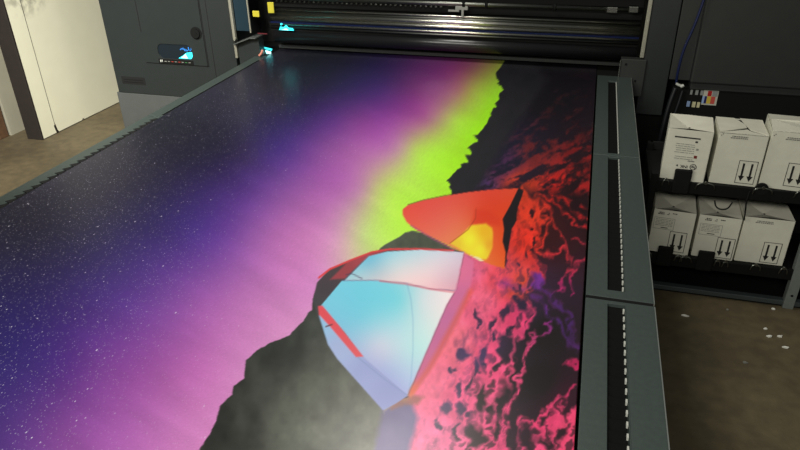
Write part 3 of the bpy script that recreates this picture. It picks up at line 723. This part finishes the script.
one('colour_sticker', sticker, ['paper', mat('sticker_grey', (140, 144, 140)), mat('sticker_blue', (150, 175, 215)), mat('sticker_cream', (205, 200, 160)),
    mat('sticker_ground', (190, 190, 175)), mat('sticker_red', (170, 30, 30)), mat('sticker_navy', (25, 30, 95)), mat('sticker_yellow', (205, 180, 70)),
    mat('sticker_coral', (195, 80, 70))], P)

# ------------------------------------------------------------------ cables
t = one('blue_cable', lambda bm: tube(bm, [(.70, 4.66, 1.75), (.675, 4.655, 1.40), (.645, 4.65, 1.22), (.605, 4.65, 1.07), (.597, 4.65, .92), (.602, 4.66, .845)], .008), 'cable')
tag(t, 'thin blue cable hanging down the front of the printer', 'cable')
def clip(bm):
    tube(bm, [(.598, 4.64, .850), (.625, 4.635, .838), (.645, 4.64, .840)], .009, 8)
    tube(bm, [(.630, 4.63, .832), (.648, 4.63, .845)], .010, 8)
one('cable_tie', clip, 'white', t)
t = one('black_hose', lambda bm: tube(bm, [(.60, 4.64, .82), (.575, 4.62, .70), (.56, 4.60, .52), (.555, 4.60, .36), (.55, 4.60, .12), (.56, 4.62, .02)], .015), 'hose')
tag(t, 'black hose dropping to the floor below the blue cable', 'hose')
t = one('thin_black_cable', lambda bm: tube(bm, [(.65, 4.66, .80), (.63, 4.64, .66), (.60, 4.64, .50), (.585, 4.64, .36), (.58, 4.64, .12), (.60, 4.66, .018)], .009), 'hose')
tag(t, 'thin black cable hanging right beside the thicker black hose', 'cable')

# ------------------------------------------------------------------ carton rack
RK = empty('storage_rack', (0, 0, 0), 'low black two-shelf rack with grey posts holding white ink cartons', 'rack')
FY = 3.415
for z, nm in ((.678, 'shelf'), (.233, 'shelf')):
    bx(nm, 'rackm', RK, .40, 1.80, FY, 3.86, z - .03, z, bev=.002)
    bx('shelf_lip', 'rackm', RK, .40, 1.80, FY - .014, FY + .004, z - .058, z + .006, bev=.003)
bx('back_panel', 'gap', RK, .42, 1.80, 3.86, 3.875, .05, .72)
bx('floor_bar', 'rackpost' if False else 'raildark', RK, .47, 1.80, FY - .01, FY + .03, .012, .040, bev=.003)
bx('base_tray', 'rackm', RK, .47, 1.80, FY, 3.86, .0, .014)
def rpost(x, w, mm, z1=.72, y0=FY - .02):
    return bx('post', mm, RK, x, x + w, y0, y0 + .045, 0, z1, bev=.002)
rpost(.405, .03, 'rackm'); rp = rpost(1.190, .052, 'rackpost', .645, FY - .022)
one('bolt_hole', lambda bm: cyl(bm, (1.217, FY - .0235, .085), (1.217, FY - .020, .085), .007, 12), 'black', rp)
bx('post', 'rackm', RK, .405, .435, 3.83, 3.875, 0, .72); bx('post', 'rackm', RK, 1.20, 1.235, 3.83, 3.875, 0, .72)
rpost(1.77, .03, 'rackm'); bx('post', 'rackm', RK, 1.77, 1.80, 3.83, 3.875, 0, .72)
# black stop tabs on the shelf lips and bent wire clips
def tab(x, z, w=.080, h=.085): return bx('stop_tab', 'black', RK, x, x + w, FY - .026, FY - .012, z - .06, z + h - .005, bev=.008)
tab(.512, .678, .085, .085); tab(.505, .233, .080, .070); tab(.712, .233, .083, .070)
one('stop_tab', lambda bm: cyl(bm, (.935, FY - .02, .685), (.935, FY - .005, .685), .032, 20), 'black', RK)
def wclip(x, z, w=.09):
    def fn(bm):
        y = FY - .022
        tube(bm, [(x, y, z - .025), (x + .004, y - .004, z + .003), (x + w * .4, y, z + .012), (x + w * .5, y, z + .004), (x + w * .6, y, z + .012), (x + w - .004, y - .004, z + .003), (x + w, y, z - .022)], .0035, 6, smooth=2)
        cyl(bm, (x + w * .5, y - .006, z + .012), (x + w * .5, y + .004, z + .012), .008, 8)
    return one('wire_clip', fn, 'chromedark', RK)
wclip(.625, .682); wclip(.895, .684, .09); wclip(.460, .682, .035); wclip(1.085, .684, .05)
for x, w in ((.44, .04), (.595, .04), (.625, .06), (.80, .03), (.84, .03), (.98, .05), (1.12, .04)): wclip(x, .238, w)
def loop(bm):
    tube(bm, [(.73, FY - .02, .60), (.74, FY - .028, .568), (.765, FY - .03, .556), (.80, FY - .028, .562), (.815, FY - .02, .60)], .004, 6)
one('hanging_loop', loop, 'black', RK)
one('hanging_cord', lambda bm: tube(bm, [(.882, FY - .02, .67), (.875, FY - .03, .62), (.885, FY - .022, .56), (.893, FY - .01, .50)], .004, 6), 'black', RK)

# ------------------------------------------------------------------ cartons
def text_mesh(s, size, parent, x, y, z, m, rot=PI, name='printed_logo', cx=True):
    cu = bpy.data.curves.new('t', 'FONT'); cu.body = s; cu.size = size; cu.extrude = .0003; cu.align_x = 'CENTER'; cu.align_y = 'CENTER'; cu.offset = .0004
    to = bpy.data.objects.new('t', cu); C.objects.link(to)
    bpy.context.view_layer.update()
    me = bpy.data.meshes.new_from_object(to.evaluated_get(bpy.context.evaluated_depsgraph_get()))
    bpy.data.objects.remove(to)
    me.materials.clear(); me.materials.append(M[m])
    me.transform(Matrix.Translation((x, y, z)) @ Matrix.Rotation(rot, 4, 'Y') @ Matrix.Rotation(PI / 2, 4, 'X'))
    me.name = name
    o = bpy.data.objects.new(name, me); C.objects.link(o); o.parent = parent
    return o

def carton(x, z, w, d, h, rz, label, top='gusset', lean=0.0):
    """origin at the front left bottom corner"""
    B = empty('ink_carton', (x, 3.442, z), label, 'carton', 'white ink cartons on the rack', rz=rz)
    bm = bmesh.new()
    vs = {}
    for i, (a, b) in enumerate(((0, 0), (w, 0), (w, d), (0, d))):
        vs['b', i] = bm.verts.new((a, b, 0)); vs['t', i] = bm.verts.new((a, b, h))
    bm.faces.new([vs['b', i] for i in (3, 2, 1, 0)])
    for i in range(4):
        j = (i + 1) % 4; bm.faces.new((vs['b', i], vs['b', j], vs['t', j], vs['t', i]))
    bmesh.ops.bevel(bm, geom=[e for e in bm.edges if abs(e.verts[0].co.z - e.verts[1].co.z) > h * .5], offset=.003, segments=2, affect='EDGES')
    obj('carton_body', bm, 'carton', B)
    bm = bmesh.new()
    e = .001
    if top == 'gusset':
        c = bm.verts.new((w * .47, d * .40, h - .024)); q = [bm.verts.new(p) for p in ((e, e, h), (w - e, e, h), (w - e, d - e, h + .001), (e, d - e, h + .001))]
        m1 = bm.verts.new((w * .5, d - e, h + .003))
        r_ = bm.verts.new((w * .5, 0.004, h + .006))
        for tri in ((q[0], r_, c), (r_, q[1], c), (q[1], q[2], c), (q[2], m1, c), (m1, q[3], c), (q[3], q[0], c)): bm.faces.new(tri)
        obj('carton_top', bm, 'carton_shade', B)
        one('crease_mark', lambda b: cyl(b, (w * .47, d * .40, h - .026), (w * .47, d * .40, h - .020), .005, 10), 'ink', B)
    else:
        bm.faces.new([bm.verts.new(p) for p in ((e, e, h - .006), (w - e, e, h - .006), (w - e, d - e, h - .006), (e, d - e, h - .006))])
        obj('carton_top', bm, 'ink' if top == 'open' else 'carton_shade', B)
        if top == 'open':
            def fl1(b):
                prism(b, [(0, 0), (w * .60, d * .40), (w * .58, d * .62), (w * .4, d - e), (0, d - e)], 'z', h - .001, h + .003)
            def fl2(b):
                prism(b, [(w * .66, d * .25), (w - e, 0.002), (w - e, d - e), (w * .52, d - e), (w * .60, d * .55)], 'z', h, h + .004)
            def fl3(b):
                prism(b, [(e, 0), (w - e, 0), (w * .66, d * .20), (w * .60, d * .31), (w * .12, d * .06)], 'z', h - .004, h + .001)
            for fn in (fl1, fl2, fl3): one('flap', fn, 'carton_shade', B)
        else:
            def f1(b):
                V = [b.verts.new(p) for p in ((e, e, h), (w - e, e, h + .002), (w - e, d * .55, h + .022), (w * .45, d * .50, h + .012), (e, d * .5, h + .018))]
                b.faces.new(V)
                V2 = [b.verts.new(p) for p in ((e, d - e, h + .004), (e, d * .5, h + .0178), (w * .45, d * .5, h + .0118), (w - e, d * .55, h + .0218), (w - e, d - e, h + .004))]
                b.faces.new(V2)
            one('flap', f1, 'carton_shade', B)
    return B, w, h

YO = -.0012
def marks(B, fns, ms=('ink',)):
    for nm_, fn_ in fns: one(nm_, fn_, list(ms), B)
def marks1(B, fn, ms=('ink',)):
    return one('printed_marks', fn, list(ms), B)
def rb(bm, x0, x1, z0, z1, mi=0, e=0.0): box(bm, x0, x1, YO - e, -.0002, z0, z1, mi=mi)
def arrows(bm, x0, z0, w=.088, h=.125, lw=.0028, sh=0.0):
    rb(bm, x0, x0 + w, z0, z0 + lw); rb(bm, x0, x0 + w, z0 + h - lw, z0 + h)
    rb(bm, x0, x0 + lw, z0, z0 + h); rb(bm, x0 + w - lw, x0 + w, z0, z0 + h)
    for k in (.28, .72):
        cx = x0 + w * k
        rb(bm, cx - .0048, cx + .0048, z0 + h * .30, z0 + h * .88)
        prism(bm, [(cx - .0145, z0 + h * .33), (cx + .0145, z0 + h * .33), (cx, z0 + h * .10)], 'y', YO, -.0002)
def code(bm, x0, z0, w, mi=1, rows=2):
    rnd = random.Random(int(x0 * 1000))
    for r in range(rows):
        x = x0 + (0.006 if r == 0 else 0)
        while x < x0 + w:
            q = rnd.uniform(.004, .011); rb(bm, x, min(x + q, x0 + w), z0 - r * .0085, z0 - r * .0085 + .0055, mi); x += q + .0022
def label_frame(bm, x0, z0, w, h, mi=1):
    lw = .0016
    rb(bm, x0, x0 + w, z0, z0 + lw, mi); rb(bm, x0, x0 + w, z0 + h, z0 + h + lw, mi); rb(bm, x0, x0 + lw, z0, z0 + h, mi); rb(bm, x0 + w - lw, x0 + w, z0, z0 + h, mi)
    rnd = random.Random(int(z0 * 999))
    for r in range(5):
        x = x0 + .008
        while x < x0 + w - .012:
            q = rnd.uniform(.006, .02); rb(bm, x, min(x + q, x0 + w - .008), z0 + .022 + r * .009, z0 + .022 + r * .009 + .0022, 2); x += q + .003
    rb(bm, x0 + w * .38, x0 + w * .72, z0 + .008, z0 + .012, 0)

ZU, ZL = .680, .235
B, w, h = carton(.450, ZU, .213, .235, .277, -.10, 'white ink carton on upper shelf with a black bar and upside-down round logo')
def mk1(bm):
    rb(bm, .036, .158, h - .045, h - .038)
    rb(bm, .136, .148, h - .064, h - .055)
    rb(bm, .143, .158, h - .148, h - .133, 2)
    rnd = random.Random(3)
    for r in range(8):
        x = .046 + rnd.uniform(0, .01); z = h - .078 - r * .0115
        if r == 5: continue
        while x < .135:
            q = rnd.uniform(.008, .03); rb(bm, x, min(x + q, .14), z, z + .0025, 1); x += q + .003
    for z in (h - .098, h - .104): rb(bm, .146, .158, z, z + .004, 1)
    rb(bm, .118, .150, h - .168, h - .163, 1)
marks1(B, mk1, ('ink', 'inkgrey', 'inkred'))
def ring(bm):
    cx, cz = .150, h - .196; n = 28
    for k in range(n):
        a, b = 2 * PI * k / n, 2 * PI * (k + 1) / n
        for r0, r1 in ((.0130, .0168),):
            V = [bm.verts.new((cx + r * math.cos(t), YO, cz + r * math.sin(t))) for r, t in ((r0, a), (r1, a), (r1, b), (r0, b))]
            bm.faces.new(V)
one('printed_logo', ring, 'ink', B)
text_mesh('hp', .021, B, .150, YO, h - .197, 'ink')
text_mesh('INK', .022, B, .106, YO, h - .198, 'ink')
one('printed_logo', lambda bm: prism(bm, [(.066, h - .196), (.076, h - .190), (.076, h - .202)], 'y', YO, -.0002), 'ink', B)

B, w, h = carton(.690, ZU, .225, .235, .275, -.045, 'white ink carton in middle of upper shelf with torn-open top flap', top='open')
marks(B, [('arrow_mark', lambda bm: arrows(bm, .120, .012)), ('printed_code', lambda bm: code(bm, .055, h - .018, .078)), ('ink_dot', lambda bm: rb(bm, .016, .020, h - .010, h - .006)), ('ink_dot', lambda bm: rb(bm, .010, .014, h - .017, h - .013))], ('ink', 'inkgrey'))
B, w, h = carton(.925, ZU, .225, .255, .302, -.09, 'taller white ink carton at right of upper shelf, against picture edge', top='bulge')
marks(B, [('arrow_mark', lambda bm: arrows(bm, .108, .022)), ('printed_code', lambda bm: code(bm, .065, h - .030, .080)), ('ink_dot', lambda bm: rb(bm, .016, .020, h - .018, h - .014)), ('ink_dot', lambda bm: rb(bm, .010, .014, h - .025, h - .021))], ('ink', 'inkgrey'))

B, w, h = carton(.455, ZL, .212, .245, .262, -.075, 'dimly lit white ink carton at left end of lower shelf with framed label')
marks(B, [('arrow_mark', lambda bm: arrows(bm, .100, .014)), ('printed_label', lambda bm: label_frame(bm, .008, h - .118, .105, .068)), ('printed_code', lambda bm: code(bm, .022, h - .020, .032, 0, 2)), ('printed_code', lambda bm: code(bm, .068, h - .020, .012, 1, 2)), ('printed_code', lambda bm: code(bm, .09, h - .02, .028, 0, 1))], ('ink', 'inkgrey', 'inkgrey'))
B, w, h = carton(.686, ZL, .208, .245, .255, -.055, 'white ink carton in middle of lower shelf with framed label under curled flap crease')
marks(B, [('arrow_mark', lambda bm: arrows(bm, .112, .008)), ('printed_label', lambda bm: label_frame(bm, .012, h - .118, .110, .066)), ('printed_code', lambda bm: code(bm, .030, h - .022, .032, 0, 2)), ('printed_code', lambda bm: code(bm, .078, h - .022, .012, 1, 2)), ('printed_code', lambda bm: code(bm, .10, h - .022, .028, 0, 1))], ('ink', 'inkgrey', 'inkgrey'))
B, w, h = carton(.905, ZL, .238, .245, .270, -.01, 'plain white ink carton at right end of lower shelf beside grey post')
marks(B, [('arrow_mark', lambda bm: arrows(bm, .122, .008)), ('printed_code', lambda bm: code(bm, .055, h - .022, .085))], ('ink', 'inkgrey'))

# ------------------------------------------------------------------ scraps on the floor
scr = [((.674, 3.188), .017, 'pale paper scrap on dark floor in front of the rack'),
       ((1.062, 3.170), .010, 'small white paper chip highest of the cluster on the dark floor'),
       ((1.075, 3.110), .018, 'folded white paper scrap at centre left of the cluster on dark floor'),
       ((1.122, 3.118), .015, 'pointed white paper scrap at centre right of the floor cluster'),
       ((1.134, 3.030), .015, 'flat white paper strip lowest right in the floor cluster'),
       ((.918, 2.856), .011, 'lone dull paper speck on floor left below the cluster'),
       ((1.14, 3.37), .010, 'tiny pale chip at the foot of the grey rack post'),
       ((.90, 3.30), .008, 'tiny faint speck on floor midway along the rack')]
for i, ((x, y), s, lab_) in enumerate(scr):
    bm = bmesh.new(); rnd = random.Random(i * 7 + 1)
    n = 6; vs = []
    for k in range(n):
        a = 2 * PI * k / n + rnd.uniform(-.3, .3); r = s * rnd.uniform(.45, 1)
        vs.append((r * math.cos(a) * 1.3, r * math.sin(a) * .8))
    A = [bm.verts.new((u, v, rnd.uniform(.003, .008))) for u, v in vs]; Bv = [bm.verts.new((u, v, .0)) for u, v in vs]
    c = bm.verts.new((0, 0, .010))
    for k in range(n):
        j = (k + 1) % n; bm.faces.new((A[k], A[j], c)); bm.faces.new((A[k], Bv[k], Bv[j], A[j]))
    bm.faces.new(Bv[::-1])
    o = obj('paper_scrap', bm, 'paper' if i not in (5, 7) else 'inkgrey'); o.location = (x, y, 0.0)
    tag(o, lab_, 'paper scrap', 'paper scraps on the floor by the rack')

# ------------------------------------------------------------------ light
def area(name, loc, size, size_y, power, col, target=None, spread=PI):
    l = bpy.data.lights.new(name, 'AREA'); l.shape = 'RECTANGLE'; l.size = size; l.size_y = size_y; l.energy = power; l.color = col
    o = bpy.data.objects.new(name, l); C.objects.link(o); o.location = loc
    d = Vector(target if target else (loc[0], loc[1], 0)) - Vector(loc)
    o.rotation_euler = d.to_track_quat('-Z', 'Y').to_euler()
    l.spread = spread
    return o
area('ceiling_or_fill_light', (-1.05, 3.25, 3.5), .9, .6, 36, (1, .97, .88))
area('ceiling_or_fill_light', (-2.5, 1.1, 3.3), 1.6, .5, 62, (1, .97, .90), (-4.6, 5.0, .3), math.radians(75))  # unseen fill lamp with a narrowed beam, added to brighten the left wall
area('ceiling_or_fill_light', (-1.3, -1.1, 3.3), 4.4, .6, 125, (1, .97, .88), (-.3, 2.5, .6))
w = bpy.data.worlds.new('world'); bpy.context.scene.world = w; w.use_nodes = True
w.node_tree.nodes['Background'].inputs[0].default_value = (.75, .8, .8, 1); w.node_tree.nodes['Background'].inputs[1].default_value = .05

# ------------------------------------------------------------------ camera
cam = bpy.data.cameras.new('camera'); co = bpy.data.objects.new('camera', cam); C.objects.link(co)
cam.sensor_width = 36; cam.lens = 662 / 800 * 36; cam.clip_start = .02
R3 = Matrix(((0.9636782, -0.11462252, 0.24121775), (0.26663261, 0.46437449, -0.84454922), (-0.01521101, 0.87819019, 0.47806968)))
# camera axes in world coordinates are the columns (x right, y up, z back)
m4 = R3.to_4x4(); m4.translation = (0, 0, TZ + 1.305)
co.matrix_world = m4
sc = bpy.context.scene
sc.camera = co
sc.view_settings.view_transform = 'Standard'; sc.view_settings.look = 'None'; sc.view_settings.gamma = 1; sc.view_settings.use_curve_mapping = False
sc.view_settings.exposure = 0.32
